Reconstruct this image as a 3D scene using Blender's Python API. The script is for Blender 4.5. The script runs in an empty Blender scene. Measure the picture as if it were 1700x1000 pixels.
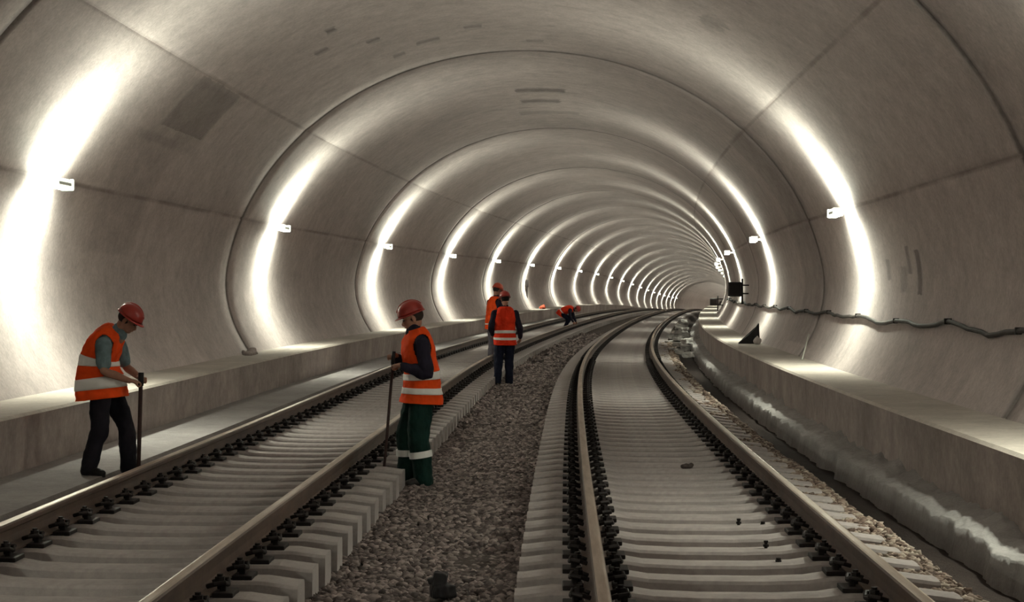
import bpy, bmesh, math, random
import numpy as np
from mathutils import Vector, Matrix, noise
random.seed(7); rng=np.random.default_rng(7)
scene=bpy.context.scene; COL=scene.collection
# ------------------------------------------------------------------ alignment
NK=[0,12,22,32,44,60,80,100,130,170,230,325,345,940]
KK=[.00108,.00063,.00043,.0018,.00177,.00093,.0007,.0005,.00006,-.00001,.00002,.00003,.0,.0]
VV=[-.21391,-.20359,.5773,-.09835,-.1146,.24702,-.05897,-.05238,-.31424,-.25265,.12931,.05,.0,.0]
STEP=.5; SA=np.arange(-40,930,STEP); I0=int(40/STEP)
k_=np.interp(SA,NK,KK); v_=np.interp(SA,NK,VV)/1000; k_[SA<0]=0; v_[SA<0]=0
def cum(a): 
    c=np.concatenate([[0],np.cumsum((a[1:]+a[:-1])/2*STEP)]); return c-c[I0]
TH=cum(k_); GR=cum(v_); XC=cum(np.sin(TH)); YC=cum(np.cos(TH)); ZC=cum(GR)
def ctr(s): return [np.interp(s,SA,q) for q in (XC,YC,ZC,TH)]
def P(s,u,z):
    X,Y,Z,t=ctr(s); return (float(X+u*math.cos(t)),float(Y-u*math.sin(t)),float(Z+z))
def heading(s): return float(np.interp(s,SA,TH))
EA,EB,EZ=5.383,4.570,1.147; ZB,WJ,WB,ZF=.293,4.902,4.104,-.239
TH0=math.degrees(math.asin((ZB-EZ)/EB)); _base=EA*math.cos(math.radians(TH0))
def prof(deg):
    t=math.radians(deg); z=EZ+EB*math.sin(t); w=EA*math.cos(t); sg=1 if w>=0 else -1
    d=max(0,(1.9-z)/(1.9-ZB)); w=abs(w)-(_base-WJ)*d*d
    return sg*w,z
# ------------------------------------------------------------------ helpers
def tag(o,label=None,cat=None,group=None,kind=None):
    if label: o['label']=label
    if cat: o['category']=cat
    if group: o['group']=group
    if kind: o['kind']=kind
    return o
def link(name,me,mats,parent=None,smooth=False):
    o=bpy.data.objects.new(name,me); COL.objects.link(o)
    if not isinstance(mats,(list,tuple)): mats=[mats]
    if not me.materials:
        for m in mats: me.materials.append(m)
    if parent: o.parent=parent
    if smooth: me.shade_smooth()
    return o
def from_bm(name,bm,mats,parent=None,smooth=False):
    me=bpy.data.meshes.new(name); bmesh.ops.recalc_face_normals(bm,faces=bm.faces); bm.to_mesh(me); bm.free()
    return link(name,me,mats,parent,smooth)
def empty(name,loc=(0,0,0),rz=0,**k):
    o=bpy.data.objects.new(name,None); COL.objects.link(o); o.location=loc; o.rotation_euler=(0,0,rz); o.empty_display_size=.2
    tag(o,**k); return o
def bm_box(bm,c,s,rot=None,bev=0,mi=0):
    r=bmesh.ops.create_cube(bm,size=1); vs=r['verts']
    M=Matrix.Translation(Vector(c))@(rot.to_4x4() if rot else Matrix.Identity(4))@Matrix.Diagonal((*s,1))
    bmesh.ops.transform(bm,matrix=M,verts=vs)
    fs=list({f for v in vs for f in v.link_faces})
    for f in fs: f.material_index=mi
    if bev:
        es=list({e for v in vs for e in v.link_edges})
        r=bmesh.ops.bevel(bm,geom=es,offset=bev,segments=2,affect='EDGES',profile=.5)
def frame_of(d):
    d=d.normalized(); up=Vector((0,0,1)) if abs(d.z)<.9 else Vector((1,0,0))
    a=d.cross(up).normalized(); b=d.cross(a).normalized(); return a,b
def bm_tube(bm,pts,rad,n=10,caps=True,mi=0):
    pts=[Vector(p) for p in pts]; rad=rad if isinstance(rad,(list,tuple)) else [rad]*len(pts); rings=[]; pa=None
    for i,p in enumerate(pts):
        d=(pts[min(i+1,len(pts)-1)]-pts[max(i-1,0)]); a,b=frame_of(d)
        if pa is not None:
            d=d.normalized(); a=(pa-d*pa.dot(d)).normalized(); b=d.cross(a)
        pa=a; rings.append([bm.verts.new(p+rad[i]*(a*math.cos(2*math.pi*j/n)+b*math.sin(2*math.pi*j/n))) for j in range(n)])
    for i in range(len(rings)-1):
        for j in range(n):
            f=bm.faces.new((rings[i][j],rings[i][(j+1)%n],rings[i+1][(j+1)%n],rings[i+1][j])); f.material_index=mi
    if caps:
        for r in (rings[0],rings[-1]):
            f=bm.faces.new(r); f.material_index=mi
def bm_cyl(bm,a,b,r,n=12,mi=0,r2=None): bm_tube(bm,[a,b],[r,r if r2 is None else r2],n,True,mi)
def grid_mesh(name,V,nu,nv,mats,uv=None,flip=False,kind='structure',label=None,cat=None,smooth=True,closed=False,cap=False):
    """V: (nu*nv,3) rows along u"""
    idx=np.arange(nu*nv).reshape(nu,nv); J=nv if closed else nv-1
    a=idx[:-1,:][:, :J]; b=idx[1:,:][:, :J]
    a2=np.roll(idx,-1,1)[:-1,:J]; b2=np.roll(idx,-1,1)[1:,:J]
    q=np.stack([a,b,b2,a2],-1).reshape(-1,4)
    if flip: q=q[:,::-1]
    faces=q.tolist()
    if cap: faces+= [idx[0].tolist()[::-1],idx[-1].tolist()]
    me=bpy.data.meshes.new(name); me.from_pydata(np.asarray(V).tolist(),[],faces)
    if uv is not None:
        l=me.uv_layers.new(name='UVMap'); vi=np.zeros(len(me.loops),dtype=np.int32); me.loops.foreach_get('vertex_index',vi)
        l.data.foreach_set('uv',np.asarray(uv)[vi].astype(np.float32).ravel())
    if cap:
        bm=bmesh.new(); bm.from_mesh(me); bmesh.ops.recalc_face_normals(bm,faces=bm.faces); bm.to_mesh(me); bm.free()
    o=link(name,me,mats,None,smooth); tag(o,label,cat,kind=kind); return o
# ------------------------------------------------------------------ materials
class NT:
    def __init__(s,name,rough=.8,metal=0,spec=.3):
        s.m=bpy.data.materials.new(name); s.m.use_nodes=True; s.t=s.m.node_tree; s.b=s.t.nodes['Principled BSDF']
        s.b.inputs['Roughness'].default_value=rough; s.b.inputs['Metallic'].default_value=metal; s.b.inputs['Specular IOR Level'].default_value=spec
    def n(s,ty,**k):
        x=s.t.nodes.new(ty)
        for a,v in k.items(): setattr(x,a,v)
        return x
    def set(s,sock,v):
        if isinstance(v,(int,float)): sock.default_value=v
        elif isinstance(v,tuple): sock.default_value=(*v,1) if len(v)==3 and sock.type=='RGBA' else v
        else: s.t.links.new(v,sock)
    def math(s,op,a,b=0.,c=None,clamp=False):
        x=s.n('ShaderNodeMath',operation=op,use_clamp=clamp); s.set(x.inputs[0],a); s.set(x.inputs[1],b)
        if c is not None: s.set(x.inputs[2],c)
        return x.outputs[0]
    def noise(s,vec,scale,detail=4,rough=.55):
        x=s.n('ShaderNodeTexNoise'); x.inputs['Scale'].default_value=scale; x.inputs['Detail'].default_value=detail; x.inputs['Roughness'].default_value=rough
        if vec is not None: s.t.links.new(vec,x.inputs['Vector'])
        return x.outputs['Fac']
    def mapr(s,v,a,b,c,d):
        x=s.n('ShaderNodeMapRange'); s.set(x.inputs[0],v)
        for i,q in enumerate((a,b,c,d)): x.inputs[i+1].default_value=q
        return x.outputs[0]
    def mix(s,f,a,b,bt='MIX'):
        x=s.n('ShaderNodeMix',data_type='RGBA',blend_type=bt); s.set(x.inputs[0],f); s.set(x.inputs[6],a); s.set(x.inputs[7],b); return x.outputs[2]
    def coords(s,kind='Object'): return s.n('ShaderNodeTexCoord').outputs[kind]
    def scalev(s,v,sc):
        x=s.n('ShaderNodeMapping'); s.t.links.new(v,x.inputs[0]); x.inputs['Scale'].default_value=sc; return x.outputs[0]
    def bump(s,h,st,dist=.01):
        x=s.n('ShaderNodeBump'); x.inputs['Strength'].default_value=st; x.inputs['Distance'].default_value=dist; s.set(x.inputs['Height'],h); s.t.links.new(x.outputs[0],s.b.inputs['Normal'])
    def col(s,c): s.set(s.b.inputs['Base Color'],c)
def simple(name,c,rough=.8,metal=0,var=.15,sc=8,bump=.0,spec=.3,dist=.01):
    t=NT(name,rough,metal,spec); o=t.coords(); f=t.noise(o,sc,5)
    g=t.mapr(f,.3,.7,1-var,1+var); x=t.n('ShaderNodeVectorMath',operation='SCALE'); x.inputs[0].default_value=c; t.set(x.inputs['Scale'],g)
    t.col(x.outputs[0])
    if bump: t.bump(t.noise(o,sc*3,6),bump,dist)
    return t.m
def mulc(t,c,g):
    x=t.n('ShaderNodeVectorMath',operation='SCALE'); t.set(x.inputs[0],c); t.set(x.inputs['Scale'],g); return x.outputs[0]

LN=(.515,.458,.445)
def lining_material():
    t=NT('lining_concrete',.92,0,.06); uv=t.coords('UV'); ob=t.coords()
    sep=t.n('ShaderNodeSeparateXYZ'); t.t.links.new(uv,sep.inputs[0]); S,V=sep.outputs[0],sep.outputs[1]
    big=t.noise(ob,.35,5,.6); mid=t.noise(ob,2.2,6,.65); fine=t.noise(ob,22,5,.7)
    strk=t.noise(t.scalev(uv,(3.5,.35,1)),1.,5,.6)
    g=t.mapr(big,.3,.7,.86,1.12); g=t.math('MULTIPLY',g,t.mapr(mid,.3,.7,.93,1.07)); g=t.math('MULTIPLY',g,t.mapr(fine,.3,.7,.84,1.15)); g=t.math('MULTIPLY',g,t.mapr(strk,.3,.7,.88,1.1))
    # each cast section has its own tone
    sec=t.math('FLOOR',t.math('DIVIDE',t.math('SUBTRACT',S,17.1),15.9)); wn=t.n('ShaderNodeTexWhiteNoise',noise_dimensions='1D'); t.t.links.new(sec,wn.inputs['W'])
    g=t.math('MULTIPLY',g,t.mapr(wn.outputs[0],0,1,.94,1.06))
    wob=t.math('MULTIPLY',t.math('SUBTRACT',t.noise(ob,1.6,4),.5),.7); wob2=t.math('MULTIPLY',t.math('SUBTRACT',t.noise(ob,5,4),.5),.25)
    def box(s0,s1,v0,v1,soft,stren,w=1.):
        nonlocal g
        sw=t.math('ADD',S,t.math('MULTIPLY',wob2,w)); vw=t.math('ADD',V,t.math('MULTIPLY',wob2,w*5))
        a=t.math('SUBTRACT',t.math('ABSOLUTE',t.math('SUBTRACT',sw,(s0+s1)/2)),(s1-s0)/2)
        b=t.math('SUBTRACT',t.math('ABSOLUTE',t.math('SUBTRACT',vw,(v0+v1)/2)),(v1-v0)/2)
        ma=t.math('SUBTRACT',1.,t.math('DIVIDE',a,soft),clamp=True); mb=t.math('SUBTRACT',1.,t.math('DIVIDE',b,soft),clamp=True)
        m=t.math('MULTIPLY',ma,mb); g=t.math('MULTIPLY',g,t.math('SUBTRACT',1.,t.math('MULTIPLY',m,stren)))
    # V is the profile angle in degrees
    box(24.4,26.9,137,147,.15,.30,.6); box(24.0,26.6,138,150,.7,.16,1.); box(23.6,25.6,149,170,.6,.16,1.); box(32.9,36.0,-8,44,.5,.20,.6)
    box(39.4,39.7,84,95,.35,.5,2.); box(41.7,42.0,86,95,.35,.42,2.); box(44.3,44.7,82,97,.3,.2,.5)
    box(26.4,26.5,117.5,119,.22,.5,.9); box(28.6,28.7,113,115,.22,.45,.9); box(30.3,30.4,104,108,.22,.4,.9); box(24.8,25.1,57,60,.7,.25,4.); box(29.6,29.7,96,99,.22,.35,.9); box(27.6,27.7,121,123,.22,.35,.9); box(30.9,31.,111,113,.22,.35,.9); box(31.6,31.7,86,89,.22,.3,.9); box(25.4,25.5,101,103,.22,.3,.9)
    box(23.5,23.68,3.5,10.5,.12,.5,.8); box(25.8,25.95,6,9.5,.15,.3,.8); box(24.2,24.32,7,11.5,.12,.4,.8); box(24.6,24.8,4,8,.3,.22,.8)
    # pale worn sweep and weathering streaks over the crown
    cr=t.noise(t.scalev(uv,(1.3,.05,1)),1.5,6,.7); crm=t.math('MULTIPLY',t.mapr(cr,.56,.72,0,1),t.math('SUBTRACT',1.,t.math('DIVIDE',t.math('ABSOLUTE',t.math('SUBTRACT',V,90)),48),clamp=True))
    g=t.math('MULTIPLY',g,t.math('SUBTRACT',1.,t.math('MULTIPLY',crm,.35)))
    base=mulc(t,LN,g)
    # dark cement line along cast joints
    fr=t.math('FRACT',t.math('DIVIDE',t.math('ADD',t.math('SUBTRACT',S,17.1),1590),15.9)); dj=t.math('MULTIPLY',t.math('MINIMUM',fr,t.math('SUBTRACT',1.,fr)),15.9)
    jm=t.math('SUBTRACT',1.,t.math('DIVIDE',t.math('SUBTRACT',t.math('ADD',dj,t.math('MULTIPLY',wob2,.35)),.03),.13),clamp=True)
    base=mulc(t,base,t.math('SUBTRACT',1.,t.math('MULTIPLY',jm,.58)))
    # horizontal joints, rust tinted, wear in patches
    for a in (20,160,43.5,136.5):
        d=t.math('ABSOLUTE',t.math('SUBTRACT',V,float(a))); m=t.math('SUBTRACT',1.,t.math('DIVIDE',t.math('SUBTRACT',d,.18),.3),clamp=True)
        m=t.math('MULTIPLY',m,t.mapr(t.noise(ob,.8,3),.35,.6,.25,1)); base=t.mix(t.math('MULTIPLY',m,.38),base,(.13,.085,.07))
    t.col(base); t.bump(t.math('ADD',t.math('MULTIPLY',mid,.6),t.math('MULTIPLY',fine,.4)),.35,.02)
    return t.m
def concrete(name,c,sc=3.,bump=.4,stain=.3,rough=.85,dist=.015,vs=1.):
    t=NT(name,min(1,rough+.08),0,.07); o=t.coords(); a=t.noise(o,sc*.3,5,.6); b=t.noise(o,sc*2,6,.7); f=t.noise(o,sc*9,4,.7); d=t.noise(t.scalev(o,(1,1,.15)),sc*1.3,5,.7)
    g=t.math('MULTIPLY',t.mapr(a,.3,.7,1-.14*vs,1+.12*vs),t.mapr(b,.3,.7,1-.1*vs,1+.1*vs)); g=t.math('MULTIPLY',g,t.mapr(f,.3,.7,.9,1.1)); g=t.math('MULTIPLY',g,t.math('SUBTRACT',1.,t.math('MULTIPLY',t.mapr(d,.55,.75,0,1),stain)))
    t.col(mulc(t,c,g)); t.bump(t.math('ADD',b,t.math('MULTIPLY',f,.5)),bump,dist); return t.m
def stone_mat(name,c1,c2,c3):
    t=NT(name,.9,0,.15); g=t.n('ShaderNodeNewGeometry'); r=g.outputs['Random Per Island']; cr=t.n('ShaderNodeValToRGB'); t.t.links.new(r,cr.inputs[0])
    e=cr.color_ramp.elements; e[0].color=(*c1,1); e[1].color=(*c3,1); m=e.new(.5); m.color=(*c2,1)
    t.col(cr.outputs[0]); t.bump(t.noise(t.coords(),60,4),.3,.004); return t.m
def rust_mat():
    t=NT('rail_steel',.55,.25,.4); o=t.coords(); f=t.noise(o,3,6,.7); f2=t.noise(o,30,4,.6)
    c=t.mix(t.mapr(t.math('ADD',f,t.math('MULTIPLY',f2,.3)),.45,.9,0,1),(.055,.035,.028),(.125,.08,.058)); t.col(c); t.bump(f2,.2,.004); return t.m
def railtop_mat():
    t=NT('rail_running_surface',.38,.6,.5); o=t.coords(); f=t.noise(t.scalev(o,(6,.5,1)),3,5,.6)
    t.col(t.mix(t.mapr(f,.35,.65,0,1),(.30,.22,.16),(.46,.38,.31))); return t.m
M_LIN=lining_material()
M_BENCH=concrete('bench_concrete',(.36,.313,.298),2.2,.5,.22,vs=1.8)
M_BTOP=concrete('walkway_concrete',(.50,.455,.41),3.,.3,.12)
M_LEDGE=concrete('ledge_concrete',(.33,.31,.305),4.,.5,.15)
M_ROUGH=concrete('rough_cast_concrete',(.32,.305,.30),6.,.5,.25,.95,.012)
M_BED=concrete('track_bed_concrete',(.255,.22,.21),4.,.6,.25)
M_SUB=concrete('ballast_bed',(.10,.083,.076),6.,1.,.3,.95,.03)
M_DITCH=concrete('ditch_silt',(.05,.04,.037),6.,1.,.3,.95,.04)
M_SLEEP=concrete('sleeper_concrete',(.37,.337,.328),3.,.3,.18,.8,.006)
M_STONE=stone_mat('ballast_stone',(.06,.048,.047),(.16,.130,.124),(.33,.275,.26))
M_RSTONE=stone_mat('brown_ballast_stone',(.09,.065,.055),(.22,.16,.13),(.42,.37,.31))
M_RUST=rust_mat(); M_TOP=railtop_mat()
M_CLIP=simple('fastening_steel',(.014,.010,.010),.6,.3,.3,20)
M_PAD=simple('rubber_pad',(.02,.018,.018),.8,0,.2,20)
M_BLACK=simple('black_plastic',(.012,.011,.013),.55,0,.3,10)
M_CABLE=simple('cable_rubber',(.05,.045,.042),.7,0,.3,10)
M_BODYL=simple('lamp_housing',(.55,.55,.50),.5,.1,.1,10)
M_BRK=simple('lamp_bracket',(.55,.48,.32),.5,.3,.2,10)
def emis(name,c,s):
    t=NT(name,.5); t.col((.8,.8,.8)); t.b.inputs['Emission Color'].default_value=(*c,1); t.b.inputs['Emission Strength'].default_value=s; return t.m
LAMP_E=700.
M_LAMP=emis('lamp_diffuser',(.96,1.,.82),LAMP_E); M_LAMPD=emis('lamp_lower_diffuser',(.96,1.,.82),LAMP_E*.62)
M_CAP=emis('lamp_end_cap',(.975,1.,.84),1.3)
M_CAP.cycles.emission_sampling='NONE'; M_LAMP.cycles.emission_sampling='FRONT'; M_LAMPD.cycles.emission_sampling='FRONT'
def cloth(name,c,var=.15,rough=.85,bump=.4):
    t=NT(name,rough,0,.15); o=t.coords(); f=t.noise(o,7,4); w=t.noise(t.scalev(o,(1,1,.5)),16,4)
    t.col(mulc(t,c,t.mapr(f,.3,.7,1-var,1+var))); t.bump(w,bump,.02); return t.m
M_ORANGE=cloth('orange_vest_fabric',(.90,.085,.012),.12); M_RED=cloth('red_orange_vest_fabric',(.83,.045,.014),.12)
M_REFL=cloth('reflective_tape',(.92,.92,.90),.03,.35,.1)
M_PANT=cloth('black_trouser_fabric',(.012,.011,.016),.3); M_GREEN=cloth('dark_green_work_fabric',(.005,.021,.017),.4); M_NAVY=cloth('navy_trouser_fabric',(.010,.012,.026),.3)
M_GREYT=cloth('grey_trouser_fabric',(.12,.11,.13),.2)
M_TEAL=cloth('blue_grey_shirt_fabric',(.14,.20,.22),.35); M_DSHIRT=cloth('dark_shirt_fabric',(.016,.014,.026),.3)
M_HELM=simple('red_helmet_shell',(.36,.035,.025),.32,0,.1,4,spec=.5); M_HELMO=simple('orange_helmet_shell',(.60,.07,.02),.35,0,.1,4,spec=.5)
M_SKIN=simple('skin',(.33,.17,.115),.6,0,.1,12); M_HAIR=simple('dark_hair',(.02,.014,.012),.8,0,.2,40)
M_BOOT=simple('boot_leather',(.012,.011,.011),.6,0,.3,15); M_EYE=simple('dark_eye',(.02,.015,.012),.3,0,0,4)
M_WOOD=simple('dark_wood_pole',(.035,.016,.014),.7,0,.3,20)
M_CHUNK=concrete('broken_concrete',(.44,.42,.40),6.,.6,.1,.9,.02)
M_DUSTY=cloth('dusty_orange_cloth',(.42,.09,.05),.2)
M_WHITE=cloth('pale_sack_cloth',(.55,.52,.50),.1)
# ------------------------------------------------------------------ lining
JO=[17.1+15.9*k for k in range(-3,25)]
def svals(a,b,step,joints=True):
    v=list(np.arange(a,b+.001,step))
    if joints:
        for j in JO:
            if a<j<b: 
                v=[x for x in v if abs(x-j)>.12]; v+= [j-.045,j-.03,j+.03,j+.045]
    return sorted(v)
S_END=900
def lining(name,d0,d1,label,steps=.75):
    ss=[x for i,x in enumerate(svals(-24,S_END,steps)) if x<220 or i%3==0]; dg=list(np.linspace(d0,d1,int(abs(d1-d0)/1.5)+2)); gro=[]
    for a in (20,160):
        if min(d0,d1)<a<max(d0,d1): dg=[x for x in dg if abs(x-a)>.6]+[a-.32,a-.2,a+.2,a+.32]
    dg=sorted(dg); V=[];UV=[]
    for s in ss:
        X,Y,Z,t=ctr(s); inj=any(abs(abs(s-j)-.03)<1e-4 for j in JO)
        for d in dg:
            u,z=prof(d); r=math.radians(d); off=0
            if inj: off=.03
            if any(abs(abs(d-a)-.2)<1e-4 for a in (20,160)): off=max(off,.014)
            if d in (dg[0],dg[-1]) and 40<d<140: off=max(off,.01)
            u+=off*math.cos(r); z+=off*math.sin(r)
            V.append((X+u*math.cos(t),Y-u*math.sin(t),Z+z)); UV.append((s,d))
    return grid_mesh(name,V,len(ss),len(dg),M_LIN,UV,label=label,cat='tunnel wall' if 'wall' in name else 'tunnel ceiling')
lining('wall_right',TH0,43.5,'curved pale concrete lining on the right side of the tunnel')
lining('ceiling',43.5,136.5,'arched concrete crown of the tunnel lining')
lining('wall_left',136.5,180-TH0,'curved pale concrete lining on the left side of the tunnel')
# ------------------------------------------------------------------ benches, ground
def strip(name,prof_fn,mats,label,cat,a=-24,b=S_END,step=1.,kind='structure',matidx=None,smooth=False,jit=None):
    ss=list(np.arange(a,b+.01,step)); V=[]; n=None
    for i,s in enumerate(ss):
        pr=prof_fn(s); n=len(pr)
        for (u,z) in pr: V.append(P(s,u,z))
    o=grid_mesh(name,V,len(ss),n,mats,label=label,cat=cat,kind=kind,smooth=smooth,flip=True)
    if matidx:
        J=n-1; mi=np.tile(np.array(matidx,dtype=np.int32),len(ss)-1); o.data.polygons.foreach_set('material_index',mi)
    return o
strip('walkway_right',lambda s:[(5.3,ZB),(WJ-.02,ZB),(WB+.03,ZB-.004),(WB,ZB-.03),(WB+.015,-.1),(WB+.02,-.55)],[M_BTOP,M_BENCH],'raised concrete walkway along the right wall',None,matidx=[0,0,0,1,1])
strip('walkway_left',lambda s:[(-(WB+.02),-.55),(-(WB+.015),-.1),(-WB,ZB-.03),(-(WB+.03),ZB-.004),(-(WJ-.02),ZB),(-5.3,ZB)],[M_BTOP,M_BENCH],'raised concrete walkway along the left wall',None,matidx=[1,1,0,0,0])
strip('ledge_left',lambda s:[(-3.25,-.34),(-3.3,-.25),(-4.2,ZF)],[M_LEDGE],'low concrete ledge at the foot of the left walkway',None,step=2)
def floorprof(s):
    return [(-4.3,-.55),(-3.3,-.5),(-3.28,-.36),(-2.85,-.29),(-2.75,-.28),(-.90,-.28),(-.86,-.36),(-.55,-.42),(0,-.40),(.55,-.42),(.86,-.36),(.90,-.28),(2.75,-.28),(2.85,-.27),(3.18,-.28),(3.38,-.50),(3.8,-.54),(4.3,-.56)]
strip('floor',floorprof,[M_SUB,M_BED,M_DITCH],'tunnel floor under the two tracks',None,matidx=[0,0,0,0,1,0,0,0,0,0,0,1,0,0,2,2,2],step=1.)
# rough poured strip at the foot of the right walkway
def rough_strip():
    ss=np.concatenate([np.arange(5,40,.06),np.arange(40,150,.3)]); q=np.linspace(0,1,26); V=[]
    for s in ss:
        nzb=noise.fractal(Vector((s*1.3,5.,1.)),.9,2.1,5); nze=noise.fractal(Vector((s*1.1,9.,1.)),.9,2.1,5)
        for k,t in enumerate(q):
            w_=.36*t; nz=noise.fractal(Vector((s*3.2,w_*3.2,3.3)),.9,2.1,3); nz2=noise.fractal(Vector((s*11,w_*11,8.)),.7,2.,4)
            u=WB+.03-(WB+.03-3.76)*t+nze*.07*t+nz*.03*t; z=-.235+.10*max(nzb,-.3)*(1-t)**2-.085*t+nz*.032+nz2*.016
            if t>.88: z-=.26*((t-.88)/.12)
            if t==0: u=WB+.05
            V.append(P(s,u,z))
    return grid_mesh('kerb_right',V,len(ss),len(q),M_ROUGH,label='rough lumpy concrete strip at the foot of the right walkway',flip=True)
rough_strip()
# ------------------------------------------------------------------ rails
def rail_profile():
    h=[(.0,.0)]
    R=[(.075,-.172),(.075,-.160),(.03,-.146),(.011,-.135),(.0085,-.09),(.011,-.055),(.034,-.040),(.0365,-.014),(.030,-.003),(.018,.0)]
    return R+[(-x,z) for x,z in R[::-1]]
def rail(u0,label):
    pr=rail_profile(); ss=list(np.arange(-8,60,.75))+list(np.arange(60,399,1.5)); V=[]
    for s in ss:
        for (a,z) in pr: V.append(P(s,u0+a,z))
    o=grid_mesh('rail',V,len(ss),len(pr),[M_RUST,M_TOP],kind='thing',smooth=False,closed=True,cap=True)
    me=o.data
    for p in me.polygons:
        if p.normal.z>.55 and p.center.z> -4: 
            sidx=p.vertices[0]%len(pr)
        vs=[v%len(pr) for v in p.vertices]
        if len(vs)==4 and all(v in (8,9,10,11) for v in vs): p.material_index=1
    tag(o,label,'rail',kind='thing'); return o
rail(-2.55,'steel rail running nearest the left walkway, outer rail of the left track')
rail(-1.05,'steel rail of the left track beside the central gravel strip')
rail(1.05,'narrow looking rail of the right track next to the central gravel strip')
rail(2.55,'rusty steel rail nearest the right walkway, outer rail of the right track')
# ------------------------------------------------------------------ sleepers
def sleeper_bm(simple_=False):
    bm=bmesh.new(); xs=[-1.2,-1.17,-1.0,-.9,-.6,-.45,-.2,0,.2,.45,.6,.9,1.0,1.17,1.2]
    if simple_: xs=[-1.2,-.9,-.5,.5,.9,1.2]
    def top(x):
        a=abs(x)
        if a>1.16: return -.205
        if a>.58: return -.183
        if a>.4: return -.183-.03*(.6-a)/.2
        return -.215
    rings=[]
    for x in xs:
        w=.135-(.012 if abs(x)<.5 else 0); z=top(x)
        c=[(-.15,-.43),(-w-.004,z-.02),(-w+.012,z-.002),(0,z+.004),(w-.012,z-.002),(w+.004,z-.02),(.15,-.43)]
        rings.append([bm.verts.new((x,y,zz)) for y,zz in c])
    for i in range(len(rings)-1):
        for j in range(6): bm.faces.new((rings[i][j],rings[i+1][j],rings[i+1][j+1],rings[i][j+1]))
        bm.faces.new((rings[i][0],rings[i][6],rings[i+1][6],rings[i+1][0]))
    bm.faces.new(rings[0][::-1]); bm.faces.new(rings[-1]); return bm
def clip_bm():
    bm=bmesh.new()   # beside the rail foot, +x away from the rail
    bm_box(bm,(.135,0,-.172),(.11,.20,.026),bev=.005)
    bm_box(bm,(.125,0,-.145),(.035,.07,.06),bev=.008)
    pts=[(.05,-.075,-.128),(.09,-.085,-.115),(.14,-.06,-.11),(.15,-.01,-.125),(.10,0,-.12),(.15,.01,-.125),(.14,.06,-.11),(.09,.085,-.115),(.05,.075,-.128)]
    bm_tube(bm,pts,.013,8)
    bm_cyl(bm,(.105,0,-.15),(.105,0,-.072),.016,8); bm_cyl(bm,(.105,0,-.108),(.105,0,-.086),.028,6)
    return bm
def me_of(name,bm,mats):
    me=bpy.data.meshes.new(name); bmesh.ops.recalc_face_normals(bm,faces=bm.faces); bm.to_mesh(me); bm.free()
    for m in mats: me.materials.append(m)
    return me
ME_S=me_of('sleeper',sleeper_bm(),[M_SLEEP]); ME_C=me_of('rail_clip',clip_bm(),[M_CLIP])
b=bmesh.new(); bm_box(b,(0,0,-.1775),(.17,.19,.010)); ME_P=me_of('rail_pad',b,[M_PAD])
def sleeper_far_mesh():
    bm=sleeper_bm(True)
    for ur in (-.75,.75):
        for sg in (-1,1): bm_box(bm,(ur+sg*.12,0,-.145),(.10,.17,.07),mi=1)
    return me_of('sleeper_far',bm,[M_SLEEP,M_CLIP])
ME_F=sleeper_far_mesh()
def add_sleeper(s,uc,label,group,i):
    t=heading(s); x,y,z=P(s,uc,0); full=s<42
    o=bpy.data.objects.new('sleeper',ME_S if full else ME_F); COL.objects.link(o)
    o.location=(x,y,z); o.rotation_euler=(random.uniform(-.004,.004),0,-t+random.uniform(-.004,.004))
    tag(o,label,'sleeper',group)
    if full:
        for ur in (-.75,.75):
            p=bpy.data.objects.new('rail_pad',ME_P); COL.objects.link(p); p.parent=o; p.location=(ur,0,0)
            for sg in (-1,1):
                c=bpy.data.objects.new('rail_clip',ME_C); COL.objects.link(c); c.parent=o; c.location=(ur,0,0); c.rotation_euler=(0,0,0 if sg>0 else math.pi)
    return o
NS=148
for i in range(NS): add_sleeper(7.05+.6*i+(.25),-1.8,'pale concrete sleeper laid across under the rails of the left track','concrete sleepers of the left track',i)
for i in range(NS): add_sleeper(7.05+.6*i,1.8,'pale concrete sleeper laid across under the rails of the right track','concrete sleepers of the right track',i)
def far_sleepers(uc,name,label):
    bmf=bmesh.new()
    for i in range(NS,480):
        s=7.05+.6*i; t=heading(s); x,y,z=P(s,uc,0); M=Matrix.Translation((x,y,z))@Matrix.Rotation(-t,4,'Z')
        n0=len(bmf.verts); bmf.from_mesh(ME_F); bmf.verts.ensure_lookup_table(); bmesh.ops.transform(bmf,matrix=M,verts=bmf.verts[n0:])
    me=bpy.data.meshes.new(name); bmf.to_mesh(me); bmf.free(); me.materials.append(M_SLEEP); me.materials.append(M_CLIP)
    o=bpy.data.objects.new(name,me); COL.objects.link(o); tag(o,label,'sleepers',kind='stuff')
far_sleepers(-1.8,'distant_sleepers','distant concrete sleepers of the left track where the tunnel bends')
far_sleepers(1.8,'distant_sleepers','distant concrete sleepers of the right track where the tunnel bends')
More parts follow.
